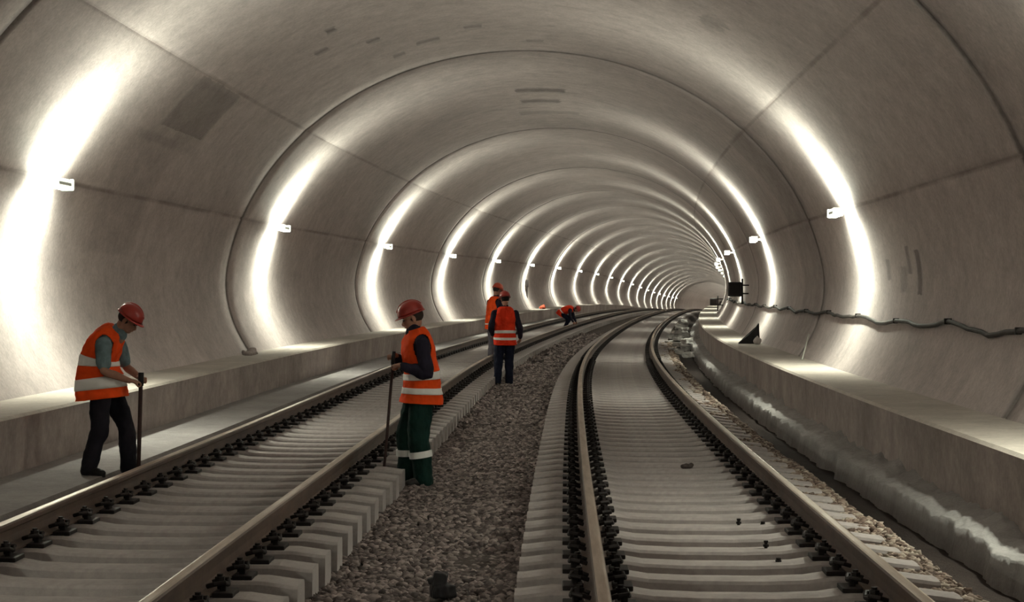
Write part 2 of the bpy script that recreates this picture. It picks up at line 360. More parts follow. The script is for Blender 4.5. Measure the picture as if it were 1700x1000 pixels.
# ------------------------------------------------------------------ ballast stones
def stones(name,spec,mat,label):
    bm=bmesh.new(); bmesh.ops.create_icosphere(bm,subdivisions=1,radius=1); bv=np.array([v.co for v in bm.verts]); bf=np.array([[v.index for v in f.verts] for f in bm.faces]); bm.free()
    VV_=[];FF=[];n0=0
    for (n,s0,s1,pw,ufn,zfn,r0,r1) in spec:
        q=rng.random(n); S=s0+(s1-s0)*q**pw
        for s in S:
            X,Y,Z,t=ctr(s); u=ufn(s); z=zfn(s,u); r=rng.uniform(r0,r1)
            v=bv*(1+rng.uniform(-.28,.28,(len(bv),1)))*np.array([r*rng.uniform(.7,1.3),r*rng.uniform(.7,1.3),r*rng.uniform(.5,.9)])
            a=rng.uniform(0,6.28); c_,s_=math.cos(a),math.sin(a); b_=rng.uniform(-.6,.6); cb,sb=math.cos(b_),math.sin(b_)
            v=v@np.array([[c_,s_,0],[-s_,c_,0],[0,0,1]])@np.array([[1,0,0],[0,cb,sb],[0,-sb,cb]])
            v+=np.array([X+u*math.cos(t),Y-u*math.sin(t),Z+z+r*.2]); VV_.append(v); FF.append(bf+n0); n0+=len(bv)
    V=np.concatenate(VV_).astype(np.float32); F=np.concatenate(FF).astype(np.int32)
    me=bpy.data.meshes.new(name); me.vertices.add(len(V)); me.vertices.foreach_set('co',V.ravel()); me.loops.add(F.size); me.loops.foreach_set('vertex_index',F.ravel())
    me.polygons.add(len(F)); me.polygons.foreach_set('loop_start',np.arange(0,F.size,3,dtype=np.int32)); me.polygons.foreach_set('loop_total',np.full(len(F),3,dtype=np.int32)); me.update(calc_edges=True); me.validate()
    o=link(name,me,mat); tag(o,label,'gravel',kind='stuff'); return o
def cz(s,u):
    return -.405+.045*noise.noise(Vector((u*1.6,s*.9,1.)))+ (.04*max(0,abs(u)-.45)/.15 if s>25 else 0)
stones('ballast_gravel',[(15500,8.6,24,1.,lambda s:rng.uniform(-.64,.64),cz,.018,.036),(6500,24,44,1.,lambda s:rng.uniform(-.60,.60),cz,.022,.042),(2200,44,75,1.,lambda s:rng.uniform(-.60,.60),cz,.035,.06)],M_STONE,'grey brown crushed stone filling the strip between the two tracks')
def ru(s): return 2.76+ .50*rng.random()**.9
stones('side_gravel',[(5500,8.6,24,1.,ru,lambda s,u:-.245+.05*noise.noise(Vector((u*2,s*.8,5.)))-1.0*max(0,u-3.12),.016,.036),(3500,24,60,1.,ru,lambda s,u:-.24+.05*noise.noise(Vector((u*2,s*.8,5.)))-1.0*max(0,u-3.12),.025,.045)],M_RSTONE,'loose brown and pale gravel between the right track and the ditch')
# ------------------------------------------------------------------ wall lamps
def lamp_proto():
    bm=bmesh.new(); bm_box(bm,(0,0,0),(.12,.56,.046),bev=.010)
    house=me_of('lamp_housing',bm,[M_BODYL])
    def diff(sg):
        bm=bmesh.new(); bm_box(bm,(0,0,sg*.038),(.14,.54,.032),mi=1)
        for f in bm.faces:
            c=f.calc_center_median()
            if (c.z-sg*.038)*sg>.01 or c.x>.06: f.material_index=0
        return me_of('diffuser',bm,[M_LAMP if sg>0 else M_LAMPD,M_CAP])
    bm=bmesh.new(); bm_box(bm,(0,0,0),(.155,.03,.13),bev=.013); cap=me_of('end_cap',bm,[M_CAP])
    bm=bmesh.new(); bm_cyl(bm,(.05,0,0),(.30,0,.0),.018,8); bm_box(bm,(.31,0,0),(.03,.14,.14),bev=.005); br=me_of('wall_bracket',bm,[M_BRK])
    return house,diff(1),diff(-1),br,cap
LH,LDU,LDD,LB,LC=lamp_proto()
ORD=['first','second','third','fourth','fifth','sixth','seventh','eighth','ninth','tenth','eleventh','twelfth','thirteenth','fourteenth','fifteenth','sixteenth','seventeenth','eighteenth','nineteenth','twentieth','twenty-first','twenty-second','twenty-third','twenty-fourth','twenty-fifth','twenty-sixth']
LZ=2.64; LU=4.87
def add_lamp(s,side,label,grp):
    x,y,z=P(s,side*LU,LZ); t=heading(s)
    o=empty('wall_lamp',(x,y,z),-t if side>0 else -t+math.pi,label=label,cat='lamp',group=grp)
    ec=1
    for nm,me in (('housing',LH),('diffuser',LDU),('diffuser',LDD),('wall_bracket',LB),('end_cap',LC),('end_cap',LC)):
        c=bpy.data.objects.new(nm,me); COL.objects.link(c); c.parent=o
        if nm=='end_cap': ec=-ec; c.location=(0,.31*ec,0)
add_lamp(20.8-2*15.494,-1,'bright wall lamp on the left lining behind the viewpoint','unseen lamps'); add_lamp(20.8-15.494,-1,'bright wall lamp on the left lining outside the view','unseen lamps')
add_lamp(28.0-2*15.494,1,'bright wall lamp on the right lining behind the viewpoint','unseen lamps'); add_lamp(28.0-15.494,1,'bright wall lamp on the right lining outside the view','unseen lamps')
for i in range(20):
    add_lamp(20.8+15.494*i,-1,'bright bracketed lamp on the left wall, '+ORD[i]+' counted from the camera','lamps along the left wall')
for i in range(20):
    add_lamp(28.0+15.494*i,1,'bright bracketed lamp on the right wall, '+ORD[i]+' counted from the camera' if i<6 else 'added fill lamp on the right wall, hidden by the bend of the tunnel','lamps along the right wall' if i<6 else 'right wall lamps beyond the bend')
# added unseen lamps past the bend, closely spaced to brighten the far lining
def joined_fill_lamp():
    bm=bmesh.new(); mats=[M_BODYL,M_LAMP,M_BRK,M_CAP,M_LAMPD]
    for me,mi,off in ((LH,0,0),(LDU,1,0),(LDD,4,0),(LB,2,0),(LC,3,.31),(LC,3,-.31)):
        n0=len(bm.verts); f0=len(bm.faces); bm.from_mesh(me); bm.verts.ensure_lookup_table(); bm.faces.ensure_lookup_table()
        for v in bm.verts[n0:]: v.co.y+=off
        for f in bm.faces[f0:]: f.material_index=mi if f.material_index==0 else 0
    return me_of('wall_lamp',bm,mats)
LJ=joined_fill_lamp()
for s_ in np.arange(336,760,5.2):
    o=bpy.data.objects.new('wall_lamp',LJ); COL.objects.link(o); o.location=P(s_,LU,LZ); o.rotation_euler=(0,0,-heading(s_)); tag(o,'added fill lamp on the right wall, hidden by the bend of the tunnel','lamp','right wall lamps beyond the bend')
# ------------------------------------------------------------------ camera, world
f,vx,vy,H,x0,roll=3069.25,902.48,481.54,1.4228,.7975,.00499
cam=bpy.data.cameras.new('camera'); co=bpy.data.objects.new('camera',cam); COL.objects.link(co); cam.sensor_width=36; cam.lens=f/1700*36; cam.clip_start=.1; cam.clip_end=2000
yaw=math.atan((vx-850)/f); pitch=-math.atan((500-vy)/f)
M=Matrix.Rotation(yaw,4,'Z')@Matrix.Rotation(math.pi/2+pitch,4,'X')@Matrix.Rotation(roll,4,'Z')
M.translation=(x0,0,H); co.matrix_world=M; scene.camera=co
w=bpy.data.worlds.new('world'); scene.world=w; w.use_nodes=True; bg=w.node_tree.nodes['Background']; bg.inputs[0].default_value=(.8,.78,.75,1); bg.inputs[1].default_value=.05
scene.view_settings.view_transform='Standard'; scene.view_settings.look='None'; scene.view_settings.gamma=1; scene.view_settings.exposure=0.3
#PEOPLE#
# ------------------------------------------------------------------ people
V3=Vector
def chain(bm,pts,rad,n=14,sub=4):
    """smooth tapered limb with round ends"""
    pts=[V3(p) for p in pts]; P_=[];R_=[]
    for i in range(len(pts)-1):
        p0=pts[max(i-1,0)];p1=pts[i];p2=pts[i+1];p3=pts[min(i+2,len(pts)-1)]
        for k in range(sub):
            t=k/sub; q=.5*((2*p1)+(p2-p0)*t+(2*p0-5*p1+4*p2-p3)*t*t+(3*p1-p0-3*p2+p3)*t**3)
            P_.append(q); R_.append(rad[i]*(1-t)+rad[i+1]*t)
    P_.append(pts[-1]);R_.append(rad[-1]); bm_tube(bm,P_,R_,n)
    for p,r in ((P_[0],R_[0]),(P_[-1],R_[-1])):
        bmesh.ops.create_icosphere(bm,subdivisions=2,radius=r*.99,matrix=Matrix.Translation(p))
def ball(bm,c,r,rot=None):
    r=r if isinstance(r,tuple) else (r,r,r)
    bmesh.ops.create_icosphere(bm,subdivisions=3,radius=1,matrix=Matrix.Translation(V3(c))@(rot.to_4x4() if rot else Matrix.Identity(4))@Matrix.Diagonal((*r,1)))
def sections(spine,n):
    """spine: list of (x,z,halfdepth,halfwidth[,y]) -> interpolated frames; forward is +x"""
    out=[]; m=len(spine)
    def cr(a,b,c,d,t): return .5*((2*b)+(c-a)*t+(2*a-5*b+4*c-d)*t*t+(3*b-a-3*c+d)*t**3)
    sp=[tuple(list(s)+[0]*(5-len(s))) for s in spine]
    for k in range(n):
        g=k/(n-1)*(m-1); i=min(int(g),m-2); t=g-i; q=[sp[max(i-1,0)],sp[i],sp[i+1],sp[min(i+2,m-1)]]
        out.append([cr(*[w[j] for w in q],t) for j in range(5)])
    fr=[]
    for k,o in enumerate(out):
        a=out[max(k-1,0)];b=out[min(k+1,n-1)]; T=V3((b[0]-a[0],b[4]-a[4],b[1]-a[1])).normalized(); L=V3((0,1,0)); F=L.cross(T).normalized()
        fr.append((V3((o[0],o[4],o[1])),F,L,o[2],o[3]))
    return fr
def loft(bm,fr,nr=40,off=0.,wr=0.,seed=0.,cap=(True,True),p=2.4,mi=0):
    rings=[]
    for (c,F,L,d,w) in fr:
        r=[]
        for j in range(nr):
            a=2*math.pi*j/nr; ca,sa=math.cos(a),math.sin(a); m=(abs(ca)**p+abs(sa)**p)**(-1/p)
            q=c+F*(ca*m*(d+off))+L*(sa*m*(w+off))
            if wr: q+= (q-c).normalized()*wr*noise.fractal(V3((a*1.4+seed,q.z*7+seed,seed)),.8,2.,3)
            r.append(bm.verts.new(q))
        rings.append(r)
    for i in range(len(rings)-1):
        for j in range(nr):
            f=bm.faces.new((rings[i][j],rings[i][(j+1)%nr],rings[i+1][(j+1)%nr],rings[i+1][j])); f.material_index=mi
    if cap[0]: bm.faces.new(rings[0][::-1])
    if cap[1]: bm.faces.new(rings[-1])
    return rings
def remesh(name,bm,voxel,mat,parent,wr=0.,seed=0.,smooth=3):
    me=bpy.data.meshes.new(name); bmesh.ops.recalc_face_normals(bm,faces=bm.faces); bm.to_mesh(me); bm.free()
    o=bpy.data.objects.new(name,me); COL.objects.link(o)
    r=o.modifiers.new('r','REMESH'); r.mode='VOXEL'; r.voxel_size=voxel; r.use_smooth_shade=True
    s=o.modifiers.new('s','SMOOTH'); s.iterations=smooth; s.factor=.5
    dg=bpy.context.evaluated_depsgraph_get(); me2=bpy.data.meshes.new_from_object(o.evaluated_get(dg)); o.modifiers.clear(); o.data=me2; bpy.data.meshes.remove(me); me2.name=name
    if wr:
        n=len(me2.vertices); co_=np.zeros(n*3,dtype=np.float32); me2.vertices.foreach_get('co',co_); no=np.zeros(n*3,dtype=np.float32); me2.vertices.foreach_get('normal',no)
        co_=co_.reshape(-1,3); no=no.reshape(-1,3)
        d=np.array([noise.fractal(V3((float(c[0])*9+seed,float(c[1])*9,float(c[2])*6)),.8,2.,3) for c in co_])*wr
        co_+=no*d[:,None]; me2.vertices.foreach_set('co',co_.ravel())
    me2.materials.clear(); me2.materials.append(mat); o.parent=parent; me2.shade_smooth(); return o
def hand_bm(bm,wrist,palm_end,curl,side,k=1.):
    """palm from wrist towards palm_end; fingers curl towards vector curl; side = across the palm"""
    w=V3(wrist); e=V3(palm_end); d=(e-w).normalized(); c=V3(curl); c=(c-d*c.dot(d)).normalized(); s=d.cross(c)*side
    L=.085*k
    for t in range(5):
        a=(t-2)*.019*k; chain(bm,[w+s*a*.5,w+d*L*.6+s*a,w+d*L+s*a],[.016*k,.015*k,.012*k],10,2)
    for t,ln in enumerate((.82,.95,1.,.9,)):
        a=(1.5-t)*.0215*k; b=w+d*L+s*a; ln*=k
        p1=b+d*.028*ln+c*.014*ln; p2=p1+d*.008*ln+c*.028*ln; p3=p2-d*.016*ln+c*.014*ln
        chain(bm,[b,p1,p2,p3],[.0105*k,.0098*k,.009*k,.008*k],9,2)
    b=w+d*.03*k+s*.034*k; chain(bm,[b-s*.01,b+s*.018*k+d*.022*k+c*.012*k,b+s*.012*k+d*.045*k+c*.034*k,b+s*.002*k+d*.06*k+c*.045*k],[.014*k,.0125*k,.011*k,.009*k],9,2)
def worker(name,loc,rz,label,spec,vox=.007):
    T=empty(name,loc,rz,label=label,cat='person')
    sp=spec; spine=sp['spine']; hd=V3(sp['head']); hp=sp['head_pitch']; hy=sp.get('head_yaw',0)
    Rm=(Matrix.Rotation(hy,3,'Z')@Matrix.Rotation(hp,3,'Y'))
    neck=V3((spine[-1][0],0,spine[-1][1]))
    def H(x,y,z): return hd+Rm@V3((x,y,z))
    # --- body, one continuous skin
    bm=bmesh.new()
    loft(bm,sections([(a,b,c*.86,d*.86,*e) for a,b,c,d,*e in spine],16),20)
    ball(bm,H(-.012,0,.03),(.092,.074,.088),Rm); ball(bm,H(.022,0,-.03),(.068,.056,.078),Rm); ball(bm,H(.052,0,-.082),(.034,.038,.028),Rm)
    chain(bm,[H(.082,0,.0),H(.104,0,-.028),H(.096,0,-.038)],[.010,.014,.012],8,2)      # nose
    for y in (-.076,.076): ball(bm,H(-.008,y,-.012),(.020,.008,.034),Rm)               # ears
    for y in (-.03,.03): ball(bm,H(.070,y,.022),(.016,.022,.008),Rm)                    # brows
    chain(bm,[H(.086,-.02,-.062),H(.092,0,-.06),H(.086,.02,-.062)],[.007,.009,.007],8,2)
    chain(bm,[neck-V3((0,0,.05)),neck,(neck+H(-.02,0,-.05))/2,H(-.02,0,-.04)],[.075,.062,.056,.06],14,3)
    for k,A in enumerate(sp['arms']):
        S,E_,W=[V3(q) for q in A['j']]; r=A.get('r',1.)
        chain(bm,[S,(S+E_)/2,E_,(E_*.6+W*.4),W],[.056,.048*r,.041*r,.040*r,.027],14,3)
        hand_bm(bm,W,A['hand'],A['curl'],A.get('side',1),.95)
    for Lg in sp['legs']:
        h,kn,an=[V3(q) for q in Lg]; chain(bm,[h,(h+kn)/2,kn,(kn*.6+an*.4),an],[.085,.072,.055,.056,.038],14,3)
        chain(bm,[an,an+V3((.05,0,-.055))],[.038,.032],10,2)
    remesh('body',bm,vox*.8,M_SKIN,T,smooth=1)
    # --- hair at the nape and temples
    bm=bmesh.new(); ball(bm,H(-.028,0,.012),(.088,.079,.075),Rm); from_bm('hair',bm,M_HAIR,T,True)
    for y in (-.031,.031):
        bm=bmesh.new(); ball(bm,H(.083,y,.004),(.009,.012,.007),Rm); from_bm('eye',bm,M_EYE,T,True)
    # --- helmet: dome, rim, peak, ridge
    bm=bmesh.new(); n=28; rings=[]
    for i in range(10):
        a=math.pi/2*i/9; rr=math.cos(a)**.8 if i<9 else 0.001; z=.118*math.sin(a)
        rings.append([bm.verts.new(H(-.006+.130*rr*math.cos(2*math.pi*j/n),.108*rr*math.sin(2*math.pi*j/n),.045+z)) for j in range(n)])
    for i in range(9):
        for j in range(n): bm.faces.new((rings[i][j],rings[i][(j+1)%n],rings[i+1][(j+1)%n],rings[i+1][j]))
    bm.faces.new(rings[-1]); inner=[bm.verts.new(H(-.006+.118*math.cos(2*math.pi*j/n),.097*math.sin(2*math.pi*j/n),.05)) for j in range(n)]
    for j in range(n): bm.faces.new((inner[j],inner[(j+1)%n],rings[0][(j+1)%n],rings[0][j]))
    bm.faces.new(inner[::-1]); hel=from_bm('helmet',bm,sp['helm'],T,True)
    bm=bmesh.new(); o1=[];o2=[];o3=[]
    for j in range(n):
        a=2*math.pi*j/n; pk=.030*max(0,math.cos(a))**1.5+.007
        for l,(e,zz) in zip((o1,o2,o3),((-.004,.048),(pk,.036),(pk,.030))): l.append(bm.verts.new(H(-.006+(.130+e)*math.cos(a),(.108+min(e,.02))*math.sin(a),zz)))
    for A_,B_ in ((o1,o2),(o2,o3),(o3,o1)):
        for j in range(n): bm.faces.new((A_[j],A_[(j+1)%n],B_[(j+1)%n],B_[j]))
    from_bm('helmet_brim',bm,sp['helm'],hel,True)
    bm=bmesh.new(); bm_tube(bm,[H(-.006+.132*math.cos(a)*1.0,0,.045+.120*math.sin(a)) for a in [math.radians(q) for q in range(25,156,10)]],.009,8); from_bm('helmet_ridge',bm,sp['helm'],hel,True)
    # --- shirt
    bm=bmesh.new(); loft(bm,sections(spine,18),24,off=-.004)
    for A in sp['arms']:
        S,E_,W=[V3(q) for q in A['j']]
        if A.get('short'): chain(bm,[S-V3((0,0,0)),(S+E_)/2,S*.25+E_*.75],[.076,.070,.068],16,3)
        else: chain(bm,[S,(S+E_)/2,E_,(E_*.55+W*.45),E_*.08+W*.92],[.076,.066,.062,.056,.044],16,3)
    chain(bm,[neck-V3((0,0,.03)),neck*.85+H(-.02,0,-.05)*.15],[.085,.070],14,2)
    remesh('shirt',bm,vox,sp['shirt'],T,.010,1.)
    # --- trousers
    bm=bmesh.new(); (hx,hz,hdp,hw,*_)=spine[0]; bag=sp.get('bag',1.)
    pl=[(hx,sp['crotch']-.02,.10,.12),(hx,sp['crotch']+.08,hdp*.93,hw*.97),(spine[0][0],spine[0][1]+.05,hdp*.93,hw*.94),(spine[1][0],spine[1][1],spine[1][2]*.9,spine[1][3]*.9)]
    loft(bm,sections(pl,10),24)
    for Lg in sp['legs']:
        h,kn,an=[V3(q) for q in Lg]; chain(bm,[h,(h+kn)/2,kn,(kn+an)/2,an-V3((0,0,.03))],[.105,.096*bag,.083*bag,.080*bag,.076*bag],18,4)
    tr=remesh('trousers',bm,vox,sp['pant'],T,.012,5.)
    if sp.get('band'):
        for Lg in sp['legs']:
            h,kn,an=[V3(q) for q in Lg]; zb=sp['band']; t=(kn.z-zb)/(kn.z-an.z); c=kn.lerp(an,t); bm=bmesh.new(); d=(kn-an).normalized()*.030
            pts=[c-d,c-d*.3,c+d*.3,c+d]; bm_tube(bm,pts,[.092*bag]*4,28,False); ri=[v for v in bm.verts]
            bm_tube(bm,pts,[.084*bag]*4,28,False); from_bm('reflective_band',bm,M_REFL,tr,True)
    # --- boots
    for i,Lg in enumerate(sp['legs']):
        an=V3(Lg[2]); fd=V3(sp.get('foot',[(1,0,0),(1,0,0)])[i]).normalized(); z0=an.z-.085; bm=bmesh.new(); s_=V3((-fd.y,fd.x,0))
        R3=Matrix((fd,s_,V3((0,0,1)))).transposed()
        chain(bm,[an+V3((0,0,.05)),an-V3((0,0,.03))],[.056,.056],14,2)
        ball(bm,V3((an.x,an.y,z0+.045))-fd*.02,(.062,.045,.045),R3); ball(bm,V3((an.x,an.y,z0+.045))+fd*.075,(.095,.046,.044),R3); ball(bm,V3((an.x,an.y,z0+.038))+fd*.14,(.055,.046,.036),R3)
        bo=remesh('boot',bm,vox,M_BOOT,T,0,0,1)
        bm=bmesh.new(); n=24; pr=[]
        for j in range(n):
            a=2*math.pi*j/n; pr.append(V3((an.x,an.y,0))+fd*(.062+.128*math.cos(a))+s_*(.050*math.copysign(abs(math.sin(a))**.8,math.sin(a))))
        lo=[bm.verts.new((q.x,q.y,z0)) for q in pr]; hi=[bm.verts.new((q.x,q.y,z0+.022)) for q in pr]
        for j in range(n): bm.faces.new((lo[j],lo[(j+1)%n],hi[(j+1)%n],hi[j]))
        bm.faces.new(lo[::-1]); bm.faces.new(hi); from_bm('sole',bm,M_BLACK,bo)
    # --- vest with armholes
    vs=sp['vest']; fr=sections(vs,100); bm=bmesh.new(); rings=loft(bm,fr,120,.0,.016,sp.get('seed',2.),(False,True),2.6)
    # open armholes: drop faces on the upper flanks
    kill=[]
    arm_c=[(V3(A['j'][0]),V3(A['j'][1])) for A in sp['arms']]
    for f in bm.faces:
        c=f.calc_center_median()
        for (S,E_) in arm_c:
            q=S.lerp(E_,.12)
            if abs(c.y)>.13 and c.y*S.y>0 and ((c-q).x**2/(.085**2)+(c-q).z**2/(.125**2))<1: kill.append(f); break
    bmesh.ops.delete(bm,geom=kill,context='FACES')
    ve=from_bm('vest',bm,sp['vmat'],T,True); so=ve.modifiers.new('s','SOLIDIFY'); so.thickness=.008; so.offset=-1
    n=len(fr)
    for (a,b) in sp['stripes']:
        i0=a*(n-1); m=6; sub=[]
        for k in range(m):
            g=i0+(b-a)*(n-1)*k/(m-1); i=min(int(g),n-2); t=g-i; A_,B_=fr[i],fr[i+1]
            sub.append((A_[0].lerp(B_[0],t),A_[1].lerp(B_[1],t).normalized(),A_[2],A_[3]*(1-t)+B_[3]*t,A_[4]*(1-t)+B_[4]*t))
        bm=bmesh.new(); loft(bm,sub,120,.0045,.016,sp.get('seed',2.),(False,False),2.6)
        kill=[]
        for f in bm.faces:
            c=f.calc_center_median()
            for (S,E_) in arm_c:
                q=S.lerp(E_,.12)
                if abs(c.y)>.13 and c.y*S.y>0 and ((c-q).x**2/(.085**2)+(c-q).z**2/(.125**2))<1: kill.append(f); break
        if kill: bmesh.ops.delete(bm,geom=kill,context='FACES')
        o=from_bm('reflective_stripe',bm,M_REFL,ve,True); so=o.modifiers.new('s','SOLIDIFY'); so.thickness=.004; so.offset=-1
    return T
def pole(a,b,r,label,tip=None,name='hand_pole'):
    bm=bmesh.new(); a=V3(a);b=V3(b); bm_tube(bm,[a,a.lerp(b,.1),a.lerp(b,.5),a.lerp(b,.97),b],[r*1.15,r,r,r,r*.7],10)
    o=from_bm(name,bm,M_WOOD,None,True); tag(o,label,'pole')
    if tip: 
        bm=bmesh.new(); bm_tube(bm,[a-(b-a).normalized()*.0,a+(b-a).normalized()*.12],[r*1.35,r*1.35],10); from_bm('grip',bm,M_BLACK,o,True)
    return o
def place(s,u,z): return V3(P(s,u,z))
def W2(loc,rz,q): return V3(loc)+Matrix.Rotation(rz,3,'Z')@V3(q)
# worker leaning on a pole beside the left walkway
GA=-.262; lA=place(16.75,-3.27,GA); rA=math.radians(-8)
A=dict(spine=[(-.07,.86,.125,.165),(-.105,.98,.115,.155),(-.10,1.12,.125,.165),(-.045,1.25,.125,.185),(.02,1.335,.095,.16),(.07,1.375,.06,.085)],
 head=(.175,0,1.485),head_pitch=.62,crotch=.76,
 arms=[dict(j=[(.0,-.185,1.255),(.03,-.235,1.01),(.235,-.13,.915)],hand=(.31,-.06,.905),curl=(0,.25,-1),side=-1,short=True),
       dict(j=[(.0,.185,1.255),(.07,.235,1.03),(.25,.10,.935)],hand=(.31,.03,.935),curl=(0,-.3,-1),side=1,short=True)],
 legs=[[(-.06,-.10,.84),(-.06,-.115,.46),(-.17,-.13,.085)],[(-.06,.10,.84),(.10,.13,.47),(.13,.14,.085)]],
 foot=[(1,-.25,0),(1,.2,0)],helm=M_HELM,shirt=M_TEAL,pant=M_PANT,vmat=M_ORANGE,seed=2.,
 vest=[(-.085,.735,.235,.245),(-.10,.87,.225,.235),(-.115,1.0,.195,.215),(-.105,1.13,.170,.200),(-.05,1.26,.155,.200),(.01,1.35,.125,.17),(.055,1.40,.08,.10)],stripes=[(.12,.255),(.40,.50)])
wa=worker('construction_worker',lA,rA,'person leaning on a dark pole beside the left walkway, orange vest, black trousers, red helmet',A,.007); wa.scale=(.96,.96,.955)
pole(W2(lA,rA,(.303,-.034,.945)),W2(lA,rA,(.28,-.034,.0)),.019,'dark pole under the hands of the stooping worker beside the left walkway',True)
# worker standing on the ballast in the foreground
lB=place(17.25,-.50,-.385); rB=math.radians(180+14)
B=dict(spine=[(-.02,.88,.125,.165),(-.03,1.0,.11,.15),(-.02,1.13,.12,.165),(.0,1.28,.125,.185),(.02,1.40,.095,.165),(.04,1.455,.06,.085)],
 head=(.06,0,1.57),head_pitch=.38,head_yaw=-.1,crotch=.78,
 arms=[dict(j=[(-.005,.19,1.335),(-.035,.245,1.06),(.18,.15,1.13)],hand=(.235,.06,1.14),curl=(0,-.4,-1),side=1),
       dict(j=[(.0,-.19,1.335),(.02,-.24,1.08),(.20,-.09,1.20)],hand=(.25,-.02,1.23),curl=(0,.4,-1),side=-1)],
 legs=[[(-.02,.09,.86),(.015,.10,.46),(-.04,.105,.085)],[(-.02,-.09,.86),(.085,-.10,.47),(.07,-.11,.085)]],
 foot=[(1,.2,0),(1,-.1,0)],helm=M_HELM,shirt=M_DSHIRT,pant=M_GREEN,vmat=M_ORANGE,seed=9.,bag=1.18,band=.305,
 vest=[(-.03,.775,.20,.225),(-.035,.87,.185,.215),(-.035,1.0,.165,.20),(-.02,1.14,.155,.195),(0,1.28,.15,.20),(.015,1.40,.12,.175),(.035,1.47,.075,.10)],stripes=[(.155,.235),(.33,.41)])
wb=worker('construction_worker',lB,rB,'person on the gravel facing left, orange vest, dark green trousers with a reflective band',B,.007)
pole(W2(lB,rB,(.235,.02,1.26)),W2(lB,rB,(.335,.03,.0)),.014,'thin dark rod held by the worker in dark green trousers',True)
# worker seen from behind, further on
lC=place(35.4,-.44,-.40); rC=math.radians(100)
C=dict(spine=[(0,.90,.12,.165),(-.01,1.02,.11,.155),(0,1.15,.12,.17),(.0,1.32,.125,.19),(.01,1.45,.095,.17),(.015,1.505,.06,.085)],
 head=(.045,0,1.66),head_pitch=.22,head_yaw=.25,crotch=.80,
 arms=[dict(j=[(0,.195,1.39),(-.02,.27,1.13),(.13,.22,.98)],hand=(.19,.17,.95),curl=(0,-.4,-1),side=1),
       dict(j=[(0,-.195,1.39),(-.04,-.28,1.12),(.10,-.31,.92)],hand=(.13,-.31,.84),curl=(.3,.4,0),side=-1)],
 legs=[[(0,.09,.88),(.02,.12,.47),(-.02,.15,.085)],[(0,-.09,.88),(.03,-.09,.47),(.0,-.09,.085)]],
 foot=[(1,.3,0),(1,-.2,0)],helm=M_HELM,shirt=M_DSHIRT,pant=M_NAVY,vmat=M_RED,seed=4.,
 vest=[(-.0,.80,.17,.22),(-.01,.90,.165,.21),(-.01,1.02,.155,.20),(0,1.17,.15,.20),(0,1.32,.15,.205),(.01,1.45,.12,.18),(.015,1.52,.075,.10)],stripes=[(.155,.215),(.32,.38)])
wc=worker('construction_worker',lC,rC,'person seen from behind with two pale stripes on a red orange vest and navy trousers',C,.010)
# worker partly hidden behind the one before, standing between the left rails
lD=place(41.,-1.0,-.235); rD=math.radians(35)
D=dict(spine=[(0,.90,.12,.165),(-.02,1.02,.11,.155),(-.01,1.15,.12,.17),(.01,1.32,.125,.19),(.03,1.45,.095,.17),(.04,1.505,.06,.085)],
 head=(.075,0,1.66),head_pitch=.35,crotch=.80,
 arms=[dict(j=[(0,.195,1.39),(.02,.26,1.13),(.18,.20,1.0)],hand=(.25,.15,.99),curl=(0,-.4,-1),side=1),
       dict(j=[(0,-.195,1.39),(-.04,-.27,1.12),(.10,-.25,.93)],hand=(.16,-.23,.87),curl=(.3,.4,0),side=-1)],
 legs=[[(0,.09,.88),(.02,.12,.47),(-.02,.13,.085)],[(0,-.09,.88),(.03,-.09,.47),(.0,-.10,.085)]],
 foot=[(1,.3,0),(1,-.2,0)],helm=M_HELMO,shirt=M_DSHIRT,pant=M_GREYT,vmat=M_ORANGE,seed=6.,
 vest=[(-.02,.80,.17,.21),(-.02,.90,.165,.205),(-.02,1.02,.155,.20),(-.01,1.17,.15,.20),(0.01,1.32,.15,.205),(.03,1.45,.12,.18),(.04,1.52,.075,.10)],stripes=[])
D['stripes']=[(.17,.21)]
wd=worker('construction_worker',lD,rD,'person in an orange helmet, half hidden behind the one in navy trousers',D,.011)
# far worker bent double between the left rails
lE=place(76,-1.30,-.24); rE=math.radians(-15)
E_=dict(spine=[(-.16,.66,.125,.165),(-.10,.74,.12,.155),(.0,.80,.13,.17),(.14,.83,.13,.19),(.25,.83,.10,.17),(.31,.83,.06,.085)],
 head=(.44,0,.83),head_pitch=1.1,crotch=.55,
 arms=[dict(j=[(.20,.19,.79),(.24,.24,.53),(.36,.18,.32)],hand=(.40,.15,.25),curl=(-.3,-.4,0),side=1),
       dict(j=[(.20,-.19,.79),(.22,-.24,.53),(.34,-.18,.32)],hand=(.38,-.15,.25),curl=(-.3,.4,0),side=-1)],
 legs=[[(-.16,.10,.64),(.08,.14,.42),(-.10,.14,.085)],[(-.16,-.10,.64),(.12,-.14,.43),(-.02,-.14,.085)]],
 foot=[(1,.3,0),(1,-.2,0)],helm=M_HELM,shirt=M_DSHIRT,pant=M_NAVY,vmat=M_RED,seed=8.,
 vest=[(-.27,.58,.20,.22),(-.20,.68,.19,.21),(-.11,.76,.165,.20),(.0,.81,.16,.20),(.13,.84,.155,.205),(.25,.84,.12,.18),(.31,.84,.075,.10)],stripes=[(.25,.30)])
we=worker('construction_worker',lE,rE,'distant person bent double over the left track in a red orange vest',E_,.014)
